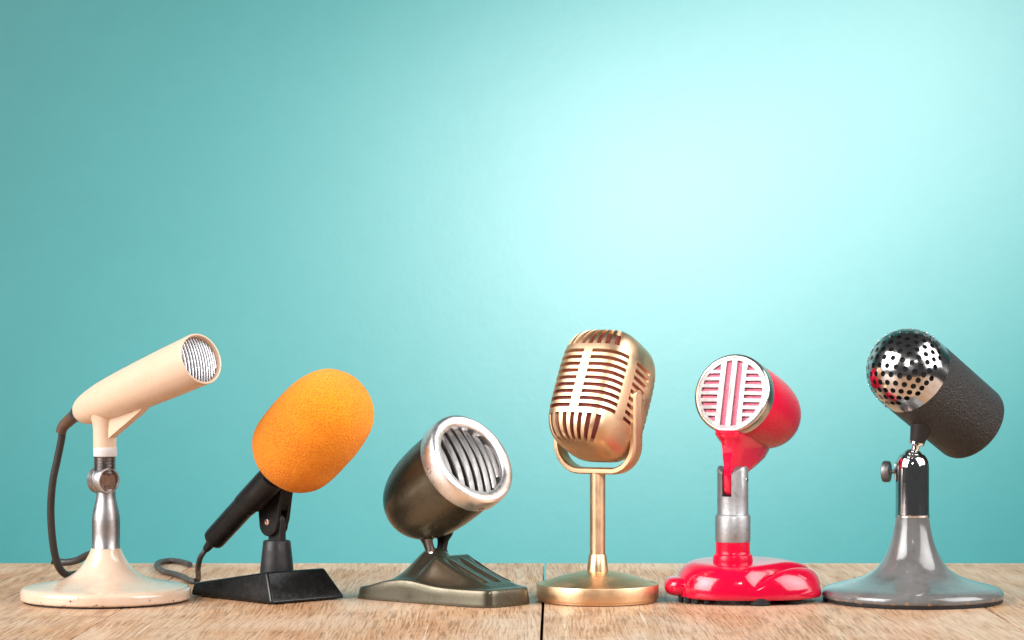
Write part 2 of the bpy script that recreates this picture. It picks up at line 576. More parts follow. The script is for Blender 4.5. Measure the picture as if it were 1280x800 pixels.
lathe(bm, [(0, 180.6), (14.3, 180.6), (14.7, 181.4), (14.7, 191.4), (14.3, 192.2), (0, 192.2)], Matrix.Translation(Vector((131.5 - 640, 0, 0))), 48)
obj('collar', bm, M['white_ring'], t1)
# barrel
N1 = W(131, 502, 0)
a1 = axis_from(W(200, 475, 70), 24.0, 0.735)
L = 0.0
while True:
    p = N1 + a1 * L
    if 640 + p.x * CAM_D / (CAM_D + p.y) >= 251.5:
        break
    L += 0.25
mb = frame(N1, a1)
pr = [(0, -54), (6, -54), (11, -52), (15.0, -47), (18.2, -40), (21.0, -28), (23.6, -12), (25.6, 6), (27.2, 30), (28.6, 60), (29.8, 95), (30.8, 130), (31.4, 165), (31.7, L - 8)]
pr = [(0, -54)] + [(max(p.x, 0.01), p.y) for p in spline(pr[1:], 5)]
pr += [(31.8, L - 2), (31.4, L - 0.6), (30.4, L), (29.4, L - 0.3), (28.9, L - 1.6), (28.7, L - 9), (0, L - 9)]
bm = bmesh.new()
lathe(bm, pr, mb, 96)
# neck blended into the barrel plus the flat web in front of it
lathe(bm, [(0, 192), (14.4, 192), (14.4, 200), (14.6, 214), (15.6, 222), (17.5, 229), (20, 236), (0, 236)], Matrix.Translation(Vector((131 - 640, 0, 0))), 48)
ah = Vector((a1.x, a1.y, 0)).normalized()
side = ah.cross(Vector((0, 0, 1)))
mw = Matrix.Identity(4)
for i, v in enumerate((ah, Vector((0, 0, 1)), side)):
    mw[0][i], mw[1][i], mw[2][i] = v
mw.translation = Vector((131 - 640, 0, 0))
prism(bm, [(8, 204), (14, 204), (70, 236), (98, 256), (60, 262), (8, 236)], -5.5, 5.5, mw)
o = obj('barrel', bm, M['cream_body'], t1, sharp=30)
# ribbed chrome grille
R = 28.2
bm = bmesh.new()
lathe(bm, [(0, L - 9.5), (R, L - 9.5), (R, L - 8.5), (0, L - 5.5)], mb, 48)
obj('grille_back', bm, M['dark'], t1)
bm = bmesh.new()
for k in range(-6, 7):
    xc = k * 4.35
    yl = math.sqrt(R * R - xc * xc) - 0.3
    lo = []
    for i in range(17):
        y = -yl + 2 * yl * i / 16
        zc = L - 7.6 + 4.4 * (1 - (xc * xc + y * y) / R ** 2)
        xb = xc + 1.1 * (1 - (y / R) ** 2) - 0.5
        lo.append([mb @ Vector((xb + dx, y, zc + dz)) for dx, dz in ((-1.3, -2.0), (-1.25, 0.1), (-0.7, 1.0), (0, 1.3), (0.7, 1.0), (1.25, 0.1), (1.3, -2.0))])
    loft(bm, lo)
obj('grille', bm, M['chrome_bars'], t1, sharp=50)
# gland, strain relief and cable
mbk = frame(N1 - a1 * 53, -a1)
bm = bmesh.new()
lathe(bm, [(0, -2), (10.5, -2), (10.5, 4), (9.0, 6), (8.2, 9), (0, 9)], mbk, 32)
obj('cable_gland', bm, M['gland'], t1)
bm = bmesh.new()
b0 = mbk @ Vector((0, 0, 7))
pts = spline([b0, W(86, 526, -54), W(79, 533, -60), W(76, 541, -62)], 6)
tube(bm, pts, [8.2 - 1.6 * i / (len(pts) - 1) for i in range(len(pts))], 16)
obj('strain_relief', bm, M['brown_rubber'], t1)
pts = spline([W(78, 537, -61), W(77, 548, -64), W(71.5, 575, -70), W(66, 602, -76), W(63.5, 635, -84), W(65, 668, -94), W(69, 695, -104), W(75, 711, -112), W(84, 718.5, -122),
              W(98, 717, -150), W(114, 711, -190), W(122, 701, -230), W(119, 692, -262), W(108, 694.5, -285), W(96, 700.5, -300), W(82, 703, -310), W(72, 702, -313), W(64.5, 700.5, -312)], 8)
bm = bmesh.new()
tube(bm, pts, 4.9, 14)
obj('cable', bm, M['cable'], t1)

# ----------------------------------------------------------------------------- 2  orange foam microphone on a black wedge stand
f2 = Vector((0.72, -0.694, 0)).normalized()
l2 = Vector((0, 0, 1)).cross(f2)          # to the far right
t2 = thing('desk_microphone', 'slim black microphone with a large orange foam windscreen on a black wedge stand', 'microphone', (-325, 0, 0), GROUP)
c0 = T(340, 756.5); c1 = T(430.5, 748.8); c2 = T(238.7, 745)
c3 = c2 + (c1 - c0)
def upz(v, z, along, inward):
    return Vector((v.x, v.y, z)) + f2 * along + l2 * inward
bm = bmesh.new()
bot = [upz(c2, 1.2, 0, 0), upz(c0, 1.2, 0, 0), upz(c1, 1.2, 0, 0), upz(c3, 1.2, 0, 0)]
low = [upz(c2, 5, 0, 0), upz(c0, 5, -1, 0), upz(c1, 5, -1, 0), upz(c3, 5, 0, 0)]
top = [upz(c2, 17, 2, 3), upz(c0, 38.6, -24, 12), upz(c1, 38.6, -24, -12), upz(c3, 17, 2, -3)]
loft(bm, [bot, low, top])
ob = obj('wedge_base', bm, M['black_gloss'], t2, bevel=2.6, sharp=50)
bm = bmesh.new()
bm.free()
for e, s, g in ((c0, 14, -12), (c1, -14, -12), (c2, 14, 12), (c3, -14, 12)):
    p = Vector((e.x, e.y, 0)) + f2 * g + l2 * s
    bm = bmesh.new()
    lathe(bm, [(0, 0), (6, 0), (6, 1.6), (0, 1.6)], Matrix.Translation(p), 16)
    obj('rubber_foot', bm, M['rubber'], t2)
cc = ((c0 + c1) * 0.5) - f2 * 56
cc = Vector((W(344, 700, 0).x, cc.y, 0))
bm = bmesh.new()
lathe(bm, [(0, 30), (21.4, 30), (21.2, 36), (17.4, 72), (16.6, 73.6), (15, 74), (13.5, 73), (0, 72)], Matrix.Translation(cc), 56)
obj('collar', bm, M['black_matt'], t2)
# tongue and two cheeks of the tilting clip
mc = Matrix.Identity(4)
for i, v in enumerate((f2, Vector((0, 0, 1)), -l2)):      # x forward, y up, z to the near left
    mc[0][i], mc[1][i], mc[2][i] = v
mc.translation = Vector((cc.x, cc.y, 0))
bm = bmesh.new()
arc = [(12 * math.cos(math.radians(a)), 97 + 12 * math.sin(math.radians(a))) for a in range(0, 181, 20)]
prism(bm, [(-11, 70), (12, 70)] + arc, -5, 5, mc)
obj('tongue', bm, M['black_matt'], t2, bevel=1.0)
a2 = Vector((0.72, -0.694, 0.75)).normalized()
H0 = W(333.5, 602, 6)                      # handle top where it enters the foam
bm = bmesh.new()
arc = [(-13 + 1 + 16 * math.cos(math.radians(a)) + 6, 93 + 14 * math.sin(math.radians(a))) for a in range(180, 361, 15)]
for s0, s1 in ((5.4, 10.6), (-10.6, -5.4)):
    prism(bm, arc + [(13, 100), (17, 122), (21, 142), (2, 134), (-24.5, 113)], s0, s1, mc)
prism(bm, [(13, 112), (17, 122), (20.8, 141), (2, 133), (-24, 114), (-22, 108)], -5.6, 5.6, mc)
obj('clip_cheeks', bm, M['black'], t2, bevel=1.4)
bm = bmesh.new()
pv = mc @ Vector((-7, 97, 10.4))
lathe(bm, [(0, 0), (4.3, 0), (4.0, 1.0), (2.8, 1.2), (2.6, 0.6), (0, 0.8)], frame(pv, -l2), 24)
obj('rivet', bm, metal('copper_rivet', (0.80, 0.52, 0.42), 0.25), t2)
# half-round saddle that holds the handle
mh = frame(H0, a2)
bm = bmesh.new()
for zz in ((-40, 14),):
    lo = []
    for z in (zz[0], zz[0] + 1.5, zz[1] - 1.5, zz[1]):
        k0 = 0.6 if z in zz else 0
        lp = [mh @ Vector(((19.2 - k0) * math.cos(t), (19.2 - k0) * math.sin(t), z)) for t in [math.radians(180 + 10 + i * 10) for i in range(17)]]
        lp += [mh @ Vector((16.2 * math.cos(t), 16.2 * math.sin(t), z)) for t in [math.radians(350 - i * 10) for i in range(17)]]
        lo.append(lp)
    loft(bm, lo)
obj('saddle', bm, M['black'], t2)
Lh = 0.0
while True:
    p = H0 - a2 * Lh
    if 640 + p.x * CAM_D / (CAM_D + p.y) <= 267:
        break
    Lh += 0.5
bm = bmesh.new()
lathe(bm, [(0, 50), (15.8, 50), (16.0, 0), (16.0, -50), (15.8, -52), (15.3, -53), (15.0, -54), (14.6, -Lh + 6), (14.0, -Lh + 1.5), (12.2, -Lh - 0.6), (0, -Lh - 0.6)], mh, 56)
obj('handle', bm, M['black'], t2)
e0 = H0 - a2 * (Lh - 1)
e1 = H0 - a2 * (Lh + 13)
bm = bmesh.new()
lathe(bm, [(0, 0), (7.4, 0), (6.8, 6), (6.9, 7), (5.6, 12), (5.7, 13), (4.6, 20), (0, 20)], frame(e0, (e1 - e0).normalized() + Vector((-0.12, 0.02, -0.25))), 28)
obj('strain_relief', bm, M['black_matt'], t2)
tp = e0 + ((e1 - e0).normalized() + Vector((-0.12, 0.02, -0.25))).normalized() * 18
z_c = 4.2
pts = spline([tp, W(250.5, 697, -80), W(247.5, 711, -110), T(247.5, 724, z_c + 0.6), T(240, 726.5, z_c), T(228, 721, z_c), T(216, 717, z_c), T(205, 714.5, z_c), T(197.5, 710, z_c), T(195.8, 706.4, z_c),
              T(199, 703.2, z_c), T(207, 701.4, z_c), T(216, 701.0, z_c), T(226, 702.2, z_c), T(234, 704.2, z_c), T(237.5, 706.0, z_c)], 10)
bm = bmesh.new()
tube(bm, pts, [3.3 + 0.8 * min(1, i / 40) for i in range(len(pts))], 12)
obj('cable', bm, M['cable_grey'], t2)
# foam windscreen
Fm = frame(H0, a2)
prof = [(15, -8), (29, -6), (41, 0.5), (50, 12), (55.0, 28), (57.0, 48), (57.2, 72), (56.4, 98), (54.2, 118), (49.6, 137), (41.6, 152), (29, 163), (14, 168.5)]
pr = [(0, -8)] + [(max(0.01, p.x), p.y) for p in spline(prof, 6)] + [(0, 170)]
FK = 0.97
bm = bmesh.new()
lathe(bm, [(r * FK * 1.055, z * FK * 0.955 + 38) for r, z in pr], Fm, 128)
for v in bm.verts:
    n3 = (v.co - (Fm @ Vector((0, 0, 115)))).normalized()
    v.co += n3 * (noise.noise(v.co * 0.04) * 0.7)
obj('foam_windscreen', bm, M['foam'], t2, sharp=180)

# ----------------------------------------------------------------------------- 3  brown bullet microphone
Cb = Vector((-78, 5, 0))
f3 = Vector((0.73, -0.683, 0)).normalized()
l3 = Vector((0, 0, 1)).cross(f3)
t3 = thing('desk_microphone', 'dark brown bullet shaped microphone with polished metal ring and curved grille bars', 'microphone', Cb, GROUP)
def sst(a, b, x):
    t = min(1, max(0, (x - a) / (b - a)))
    return t * t * (3 - 2 * t)
def b3(p, v):
    w = 43.5 + (97 - p) / 197 * 25
    return w
def h3(p, q, v):
    rim = 21.5 + 7.0 * math.exp(-((p + 25) / 38) ** 2) - 6.5 * sst(-50, -103, p)
    av = abs(v)
    hump = (36 if True else 0) * math.exp(-((p + 26) / (30 if p > -26 else 31)) ** 2) * (1 - sst(0.10, 0.98, av))
    pe = 34 - (p + 4) * 0.33
    pad = pe * sst(-26, 6, p) * (1 - sst(0.50, 0.98, av if v < 0 else av * 0.92)) * (1 - sst(86, 106, p))
    k = 6.0
    m = max(hump, pad)
    h = m + math.log(math.exp((hump - m) / k) + math.exp((pad - m) / k)) * k - math.log(2) * k * math.exp(-m / 10)
    for g in (-17, 5, 27):
        h -= 3.4 * math.exp(-((q - g) / 2.6) ** 2) * sst(10, 22, p) * (1 - sst(72, 80, p))
        h += 1.5 * math.exp(-((q - g - 5) / 3.0) ** 2) * sst(10, 22, p) * (1 - sst(72, 80, p))
    return rim + max(0, h)
NPn, NQ = 96, 72
bm = bmesh.new()
def P3(p, q, z):
    return Cb + f3 * p + l3 * q + Vector((0, 0, z))
grid = []
rc = 0.16
def clip_pq(i, j, shrink=0.0):
    u = -1 + 2 * i / NPn
    v = -1 + 2 * j / NQ
    # rounded corners: squash the square's corners
    k = 8.0
    r = (abs(u) ** k + abs(v) ** k) ** (1 / k)
    mx = max(abs(u), abs(v), 1e-9)
    s = mx / r if r > 0 else 1
    u2, v2 = u * s, v * s
    p = -1.5 + u2 * (108.5 - shrink)
    w = b3(p, v2) - shrink
    return p, v2 * w, v2
for i in range(NPn + 1):
    row = []
    for j in range(NQ + 1):
        p, q, v = clip_pq(i, j, 4.5)
        row.append(bm.verts.new(P3(p, q, h3(p, q, v))))
    grid.append(row)
for i in range(NPn):
    for j in range(NQ):
        bm.faces.new((grid[i][j], grid[i + 1][j], grid[i + 1][j + 1], grid[i][j + 1]))
idx = [(i, 0) for i in range(NPn)] + [(NPn, j) for j in range(NQ)] + [(i, NQ) for i in range(NPn, 0, -1)] + [(0, j) for j in range(NQ, 0, -1)]
prev = [grid[i][j] for i, j in idx]
for shr, dz in ((3.4, -0.4), (2.6, -1.6), (2.0, -4.5), (1.6, -7.5), (1.2, -10.5), (0.5, 4.0), (0.1, 1.4), (0.4, None)):
    ring = []
    for i, j in idx:
        p, q, v = clip_pq(i, j, shr)
        pz, qz, vz = clip_pq(i, j, 4.5)
        z = (h3(pz, qz, vz) + dz if dz < 0 else dz) if dz is not None else 0.5
        ring.append(bm.verts.new(P3(p, q, z)))
    for k in range(len(idx)):
        k2 = (k + 1) % len(idx)
        bm.faces.new((prev[k], prev[k2], ring[k2], ring[k]))
    prev = ring
bm.faces.new(prev)
obj('stepped_base', bm, M['brown'], t3, sharp=45)
A3p = W(575, 585, 30)
a3 = axis_from(A3p, 40.0, 0.66)
F3 = W(589, 574, 48)
mf = frame(F3, a3)
bm = bmesh.new()
prof = [(57.5, -16), (58.6, -30), (58.8, -50), (58.0, -72), (55.6, -94), (51.0, -113), (43.5, -130), (33, -143), (20, -151.5), (9, -154.6)]
pr = [(0, -16)] + [(p.x, p.y) for p in spline(prof, 6)] + [(0, -155.5)]
lathe(bm, pr, mf, 96)
obj('bullet_body', bm, M['brown'], t3)
bm = bmesh.new()
pr = [(59.4, -21), (61.6, -20.6), (62.2, -19.4), (62.6, -8), (62.4, -3), (61.6, 0.6), (60.4, 3.4), (58.2, 5.0), (55.6, 5.5), (50.5, 4.2), (47.6, 2.9), (46.5, 1.6), (46.2, -0.5), (46.2, -15), (59, -16), (59.4, -21)]
lathe(bm, pr, mf, 112)
orr = obj('bezel_ring', bm, M['alu'], t3, sharp=50)
for ang in (186, 268):
    t = math.radians(ang)
    c = mf @ Vector((62.4 * math.cos(t), 62.4 * math.sin(t), -13))
    nrm = (mf.to_3x3() @ Vector((math.cos(t), math.sin(t), 0)))
    bm = bmesh.new()
    lathe(bm, [(0, -1), (3.6, -1), (3.6, 0.3), (3.0, 0.6), (2.6, -0.3), (0, -0.3)], frame(c, nrm), 18)
    obj('screw', bm, M['rust_steel'], orr)
bm = bmesh.new()
lathe(bm, [(0, -13), (46, -13), (46, -12), (0, -12)], mf, 48)
obj('grille_back', bm, M['dark'], t3)
bm = bmesh.new()
Rd = 62.0
for k in range(-4, 5):
    xc = k * 13.2 + 1.0
    if abs(xc) > 45:
        continue
    yl = math.sqrt(max(46.6 ** 2 - (abs(xc)) ** 2, 30))
    lo = []
    n = 22
    for i in range(n + 1):
        y = -yl + 2 * yl * i / n
        zc = 9.0 * (1 - (xc * xc + y * y) / (47.0 ** 2)) - 7.5
        lp = []
        for (dx, dz) in ((-4.0, -6.0), (-4.0, -0.4), (-3.2, 0.7), (0.3, 1.1), (3.2, 0.7), (4.0, -0.5), (4.0, -6.0)):
            lp.append(mf @ Vector((xc + dx, y, zc + dz + dx * 0.16)))
        lo.append(lp)
    loft(bm, lo)
obj('grille_bars', bm, M['alu_dull'], t3, sharp=45)
# little two-legged yoke between head and base
for s, nm in ((-17, 0), (17, 1)):
    foot = P3(-24, s * 0.62, 54)
    foot2 = P3(-24, s * 0.62, 63)
    topp = P3(-27, s, 80)
    top2 = P3(-25, s, 96)
    bm = bmesh.new()
    lo = []
    for c, a, b in ((foot, 5.5, 5.6), (foot2, 6.0, 5.6), (foot2 * 0.5 + topp * 0.5, 7.0, 5.2), (topp, 13, 5.6), (top2, 17, 6.0)):
        lo.append([c + f3 * x + l3 * y for x, y in superloop(a, b, 3, 24)])
    loft(bm, lo)
    o = obj('yoke_leg', bm, M['black'] if nm else M['dark_steel'], t3)
    bm = bmesh.new()
    lathe(bm, [(0, -5.5), (5.2, -5.5), (6.2, -3), (6.2, 3), (5.2, 5.5), (0, 5.5)], frame(foot + Vector((0, 0, 4)), l3), 24)
    obj('pivot', bm, M['chrome'] if nm == 0 else M['dark_steel'], o)

# ----------------------------------------------------------------------------- 4  gold ribbed microphone in a yoke
px4 = 747.0 - 640
t4 = thing('desk_microphone', 'gold ribbed retro microphone with red slots held in a gold yoke on a round base', 'microphone', (px4, 0, 0), GROUP)
m4 = Matrix.Translation(ROOT[t4])
bm = bmesh.new()
pr = [(0, 0.8), (73, 0.8), (74, 1.0), (74.4, 3.4), (76, 4.0), (76.3, 5.2), (76.3, 20.4), (75.8, 21.8), (74.6, 22.4), (72.6, 22.3), (71.4, 21.4), (70.4, 21.3)]
pr += [(p.x, p.y) for p in spline([(69, 22.0), (60, 26.2), (48, 30.6), (35, 33.8), (24, 35.9), (15, 37.2)], 4)] + [(0, 37.2)]
lathe(bm, pr, m4, 128)
obj('base', bm, M['gold_base'], t4, sharp=30)
bm = bmesh.new()
lathe(bm, [(0, 0), (70, 0), (70, 1), (0, 1)], m4, 64)
obj('base_pad', bm, M['rubber'], t4)
bm = bmesh.new()
lathe(bm, [(0, 36), (13.6, 36), (13.4, 38), (11.1, 57), (10.5, 58.4), (0, 58.4)], m4, 48)
obj('collar', bm, M['gold_base'], t4)
bm = bmesh.new()
lathe(bm, [(0, 57), (9.7, 57), (9.7, 161), (0, 161)], m4, 48)
obj('pole', bm, M['gold'], t4)
psi = math.radians(34)
nh = Vector((-math.sin(psi), -math.cos(psi), 0))
lv = Vector((math.cos(psi), -math.sin(psi), 0))
# yoke
half = 56.2
zb, zt, rc = 162.5, 256.0, 34.0
path = [(-half, zt)]
path += [(-half, zb + rc)]
for a in range(190, 271, 10):
    path.append((-half + rc + rc * math.cos(math.radians(a)), zb + rc + rc * math.sin(math.radians(a))))
for a in range(280, 361, 10):
    path.append((half - rc + rc * math.cos(math.radians(a)), zb + rc + rc * math.sin(math.radians(a))))
path.append((half, zt))
def yoke_loop(i):
    x, z = path[i]
    x0, z0 = path[max(i - 1, 0)]
    x1, z1 = path[min(i + 1, len(path) - 1)]
    tx, tz = x1 - x0, z1 - z0
    ln = math.hypot(tx, tz)
    nx, nz = -tz / ln, tx / ln
    out = []
    for a, b in superloop(4.2, 10.6, 6, 28):
        out.append(m4 @ (lv * (x + nx * a) + nh * b + Vector((0, 0, z + nz * a))))
    return out
bm = bmesh.new()
loops = [yoke_loop(i) for i in range(len(path))]
def endcap(i, s):
    x, z = path[i]
    out = []
    for k in range(1, 7):
        t = k / 6 * PI / 2
        hh, wd = math.sin(t) * 8.0, max(math.cos(t), 0.05)
        out.append([m4 @ (lv * (x + (a if s > 0 else a) * (1 if s > 0 else 1)) + nh * (b * wd) + Vector((0, 0, z + hh))) for a, b in superloop(4.2, 10.6, 6, 28)])
    return out
first = endcap(0, -1)
# keep the cross-section order of each end
x, z = path[0]
first = []
for k in range(6, 0, -1):
    t = k / 6 * PI / 2
    hh, wd = math.sin(t) * 8.0, max(math.cos(t), 0.05)
    first.append([m4 @ (lv * (x + a) + nh * (b * wd) + Vector((0, 0, z + hh))) for a, b in superloop(4.2, 10.6, 6, 28)])
x, z = path[-1]
last = []
for k in range(1, 7):
    t = k / 6 * PI / 2
    hh, wd = math.sin(t) * 8.0, max(math.cos(t), 0.05)
    last.append([m4 @ (lv * (x - a) + nh * (b * wd) + Vector((0, 0, z + hh))) for a, b in superloop(4.2, 10.6, 6, 28)])
loft(bm, first + loops + last)
obj('yoke', bm, M['gold'], t4, sharp=40)
# head
tau = math.radians(26)
n4 = nh * math.cos(tau) + Vector((0, 0, 1)) * math.sin(tau)
u4 = Vector((0, 0, 1)) * math.cos(tau) - nh * math.sin(tau)
C4 = W(753, 495, 2)
HA, HB, HH, PP, PV = 51.0, 56.0, 79.0, 3.5, 3.8
def plan(th):
    s, c = math.sin(th), math.cos(th)
    r = ((abs(s) / HA) ** PP + (abs(c) / HB) ** PP) ** (-1 / PP)
    return r * s, r * c
def vert(ph):
    s, c = math.sin(ph), math.cos(ph)
    r = ((abs(c) / 51.0) ** PV + (abs(s) / HH) ** PV) ** (-1 / PV)
    return r * c / 51.0, r * s
def head_pt(th, ph, k=1.0, inset=0.0):
    x, y = plan(th)
    s, z = vert(ph)
    s2 = s * k
    v = Vector((x * s2, y * s2, z * k))
    return C4 + lv * v.x + n4 * v.y + u4 * v.z
def ph_of_z(z):
    lo, hi = -PI / 2, PI / 2
    for _ in range(50):
        m = (lo + hi) / 2
        if vert(m)[1] < z:
            lo = m
        else:
            hi = m
    return lo
def ph_of_s(s, top):
    lo, hi = (0, PI / 2)
    for _ in range(50):
        m = (lo + hi) / 2
        if vert(m)[0] > s and True:
            lo = m
        else:
            hi = m
    return lo if top else -lo
# grid lines
th_lines, ph_lines = set(), set()
R_ = lambda d: round(math.radians(d), 6)
bars = [R_(a) for a in (7.4, 51.0)]
side0, side1 = R_(68), R_(112)
vs = []
for base in (0, 180):
    for c in (-36, -24, -12, 0, 12, 24, 36):
        vs.append((base + c - 3.3, base + c + 3.3))
hs = []
for base in (0, 180):
    hs += [(base + 6.2, base + 55), (base - 55, base - 6.2)]
hs += [(71, 109), (-109, -71)]
norm = lambda d: (d + 180.0) % 360.0 - 180.0
vs = [(norm(a), norm(b)) for a, b in vs]
hs = [(norm(a), norm(b)) for a, b in hs]
lines = set()
for a, b in vs + hs:
    lines.add(round(a, 4)); lines.add(round(b, 4))
lines |= {-180.0}
lines = sorted(x if x < 180 else -180.0 for x in lines)
ths = []
for a, b in zip(lines, lines[1:] + [180.0]):
    n = max(1, int(math.ceil((b - a) / 2.4)))
    ths += [a + (b - a) * i / n for i in range(n)]
rows = [((k - 4) * 9.3 - 2.5, (k - 4) * 9.3 + 2.5) for k in range(9)]
p_lines = [-PI / 2 + 0.0001]
bs0, bs1 = ph_of_s(0.60, False), ph_of_z(-46.5)
ts0, ts1 = ph_of_z(47.5), ph_of_s(0.56, True)
marks = [bs0, bs1] + [ph_of_z(z) for r in rows for z in r] + [ts0, ts1]
marks = [-PI / 2] + sorted(marks) + [PI / 2]
phs = []
for a, b in zip(marks, marks[1:]):
    n = max(1, int(math.ceil(math.degrees(b - a) / 2.6)))
    phs += [a + (b - a) * i / n for i in range(n)]
phs.append(PI / 2)
row_ph = [(ph_of_z(a), ph_of_z(b)) for a, b in rows]
def in_rng(d, rng):
    a, b = rng
    if a <= b:
        return a < d < b
    return d > a or d < b
def is_slot(dm, pm):
    if bs0 < pm < bs1 or ts0 < pm < ts1:
        return any(in_rng(dm, r) for r in vs)
    if any(a < pm < b for a, b in row_ph):
        return any(in_rng(dm, r) for r in hs)
    return False
def shell(k0, k1):
    bm = bmesh.new()
    nT, nP = len(ths), len(phs)
    vo = {}
    def V(i, j, k):
        i %= nT
        if j in (0, nP - 1):
            i = 0
        key = (i, j, k)
        if key not in vo:
            vo[key] = bm.verts.new(head_pt(math.radians(ths[i]), phs[j], (k0, k1)[k]))
        return vo[key]
    keep = [[True] * (nP - 1) for _ in range(nT)]
    for i in range(nT):
        t_n = ths[i + 1] if i + 1 < nT else 180.0
        for j in range(nP - 1):
            keep[i][j] = not is_slot((ths[i] + t_n) / 2, (phs[j] + phs[j + 1]) / 2)
    def face(vs_):
        u = []
        for v in vs_:
            if v not in u:
                u.append(v)
        if len(u) > 2:
            bm.faces.new(u)
    for i in range(nT):
        for j in range(nP - 1):
            if not keep[i][j]:
                continue
            face([V(i, j, 0), V(i + 1, j, 0), V(i + 1, j + 1, 0), V(i, j + 1, 0)])
            if not keep[(i + 1) % nT][j]:
                face([V(i + 1, j, 0), V(i + 1, j, 1), V(i + 1, j + 1, 1), V(i + 1, j + 1, 0)])
            if not keep[i - 1][j]:
                face([V(i, j, 0), V(i, j + 1, 0), V(i, j + 1, 1), V(i, j, 1)])
            if j + 1 < nP - 1 and not keep[i][j + 1]:
                face([V(i, j + 1, 0), V(i + 1, j + 1, 0), V(i + 1, j + 1, 1), V(i, j + 1, 1)])
            if j > 0 and not keep[i][j - 1]:
                face([V(i, j, 0), V(i, j, 1), V(i + 1, j, 1), V(i + 1, j, 0)])
    return bm
obj('ribbed_shell', shell(1.0, 0.92), M['gold'], t4, sharp=42, recalc=False)
bm = bmesh.new()
loft(bm, [[head_pt(2 * PI * i / 90, -PI / 2 + PI * j / 50, 0.93) for i in range(90)] for j in range(1, 50)])
obj('cloth_lining', bm, M['red_cloth'], t4)
for s in (-1, 1):
    bm = bmesh.new()
    c = m4 @ (lv * (s * 46.5) + Vector((0, 0, 246)))
    lathe(bm, [(0, 0), (6, 0), (6, 6), (0, 6)], frame(c, lv * s), 24)
    obj('pivot', bm, M['gold_base'], t4)

# ----------------------------------------------------------------------------- 5  red bullet microphone
px5 = 916.0 - 640
t5 = thing('desk_microphone', 'shiny red microphone with round silver slotted face on a swooping red base', 'microphone', (px5, 0, 0), GROUP)
m5 = Matrix.Translation(ROOT[t5])
bm = bmesh.new()
NR, NTH = 72, 220
def out5(th):
    c, s = math.cos(th), math.sin(th)
    ax = 98.0 if c > 0 else 83.0
    by = 70.0
    p = 2.35
    r = ((abs(c) / ax) ** p + (abs(s) / by) ** p) ** (-1 / p)
    d = abs(abs(th % (2 * PI)) - PI)
    return r
cx5, cy5 = 12.0, 2.0
ld = Vector((80, 76, 0)).normalized()
def dome5(x, y):
    """height of the cover over its lower rim at a plan point relative to the post"""
    rel = Vector((x - 1, y + 76, 0))
    dist = rel.x * ld.y - rel.y * ld.x          # > 0 on the fender side (right)
    along = rel.dot(ld)
    disc = 41.0 - 5 * sst(44, 84, math.hypot((x - 6) / 1.18, y)) + 0.06 * y
    fend = 24.0 + 8.0 * math.exp(-((dist - 21) / 13.0) ** 2) + 5.0 * sst(10, 90, along)
    h = disc + (fend - disc) * sst(-6, 9, dist)
    h -= 5.0 * math.exp(-((dist - 7) / 5.5) ** 2) * sst(6, 34, along)
    return h
rings = []
cv = None
for i in range(NR + 1):
    rho = (i / NR)
    rho = 1 - (1 - rho) ** 1.7
    ring = []
    for k in range(NTH):
        th = 2 * PI * k / NTH
        r = out5(th) * rho
        x, y = cx5 + r * math.cos(th), cy5 + r * math.sin(th)
        z = 9.0 + dome5(x, y) * (1 - rho ** 8.5) ** 0.44
        ring.append((x, y, z))
        if i == 0:
            break
    rings.append([bm.verts.new(m5 @ Vector(q)) for q in ring])
for a, b in zip(rings, rings[1:]):
    for k in range(NTH):
        if len(a) == 1:
            bm.faces.new((a[0], b[k], b[(k + 1) % NTH]))
        else:
            bm.faces.new((a[k], b[k], b[(k + 1) % NTH], a[(k + 1) % NTH]))
prev = rings[-1]
for sc, z in ((0.985, 7.0), (0.95, 6.2)):
    ring = [bm.verts.new(m5 @ Vector((cx5 + out5(2 * PI * k / NTH) * sc * math.cos(2 * PI * k / NTH), cy5 + out5(2 * PI * k / NTH) * sc * math.sin(2 * PI * k / NTH), z))) for k in range(NTH)]
    for k in range(NTH):
        bm.faces.new((prev[k], ring[k], ring[(k + 1) % NTH], prev[(k + 1) % NTH]))
    prev = ring
bm.faces.new(prev)
nub = []
for k in range(1, 20):
    t = -PI / 2 + PI * k / 20
    ct, st = abs(math.cos(t)) ** 0.55, math.copysign(abs(math.sin(t)) ** 0.7, math.sin(t))
    nub.append([m5 @ Vector((-62 + x, -4 + y, 19.5 + 12.0 * st)) for x, y in superloop(24 * ct, 29 * ct, 2.8, 40)])
loft(bm, nub)
obj('base_cover', bm, M['red'], t5, sharp=60)
feet = [(-66, -22, 5, 0), (-58, -34, 6, 0), (-48, -42, 5, 0), (-36, -48, 6, 0), (28, -54, 14, 1), (70, -34, 13, 1), (58, 44, 14, 1), (-30, 46, 12, 1)]
for x, y, r, big in feet:
    bm = bmesh.new()
    if big:
        lathe(bm, [(0, 0), (r * 0.9, 0), (r, 1.2), (r * 1.02, 9), (0, 9)], m5 @ Matrix.Translation(Vector((x, y, 0))), 24)
    else:
        lathe(bm, [(0, 0), (r * 0.45, 0), (r * 0.55, 1), (r * 0.8, 9), (0, 9)], m5 @ Matrix.Translation(Vector((x, y, 0))), 18)
    obj('rubber_foot', bm, M['rubber'], t5)
bm = bmesh.new()
lathe(bm, [(0, 40), (25, 40), (25, 50), (24.6, 55), (24.0, 57.4), (22.4, 58.6), (21.6, 60), (21.4, 64), (21.4, 75), (0, 75)], m5, 56)
obj('post_socket', bm, M['red_satin'], t5)
a5p = W(930, 500, 0)
a5 = axis_from(a5p, 149.0, 0.885)
a5h = Vector((a5.x, a5.y, 0)).normalized()
p5 = Vector((0, 0, 1)).cross(a5h)           # pivot axis, to viewer's right/front
if p5.x < 0:
    p5 = -p5
bm = bmesh.new()
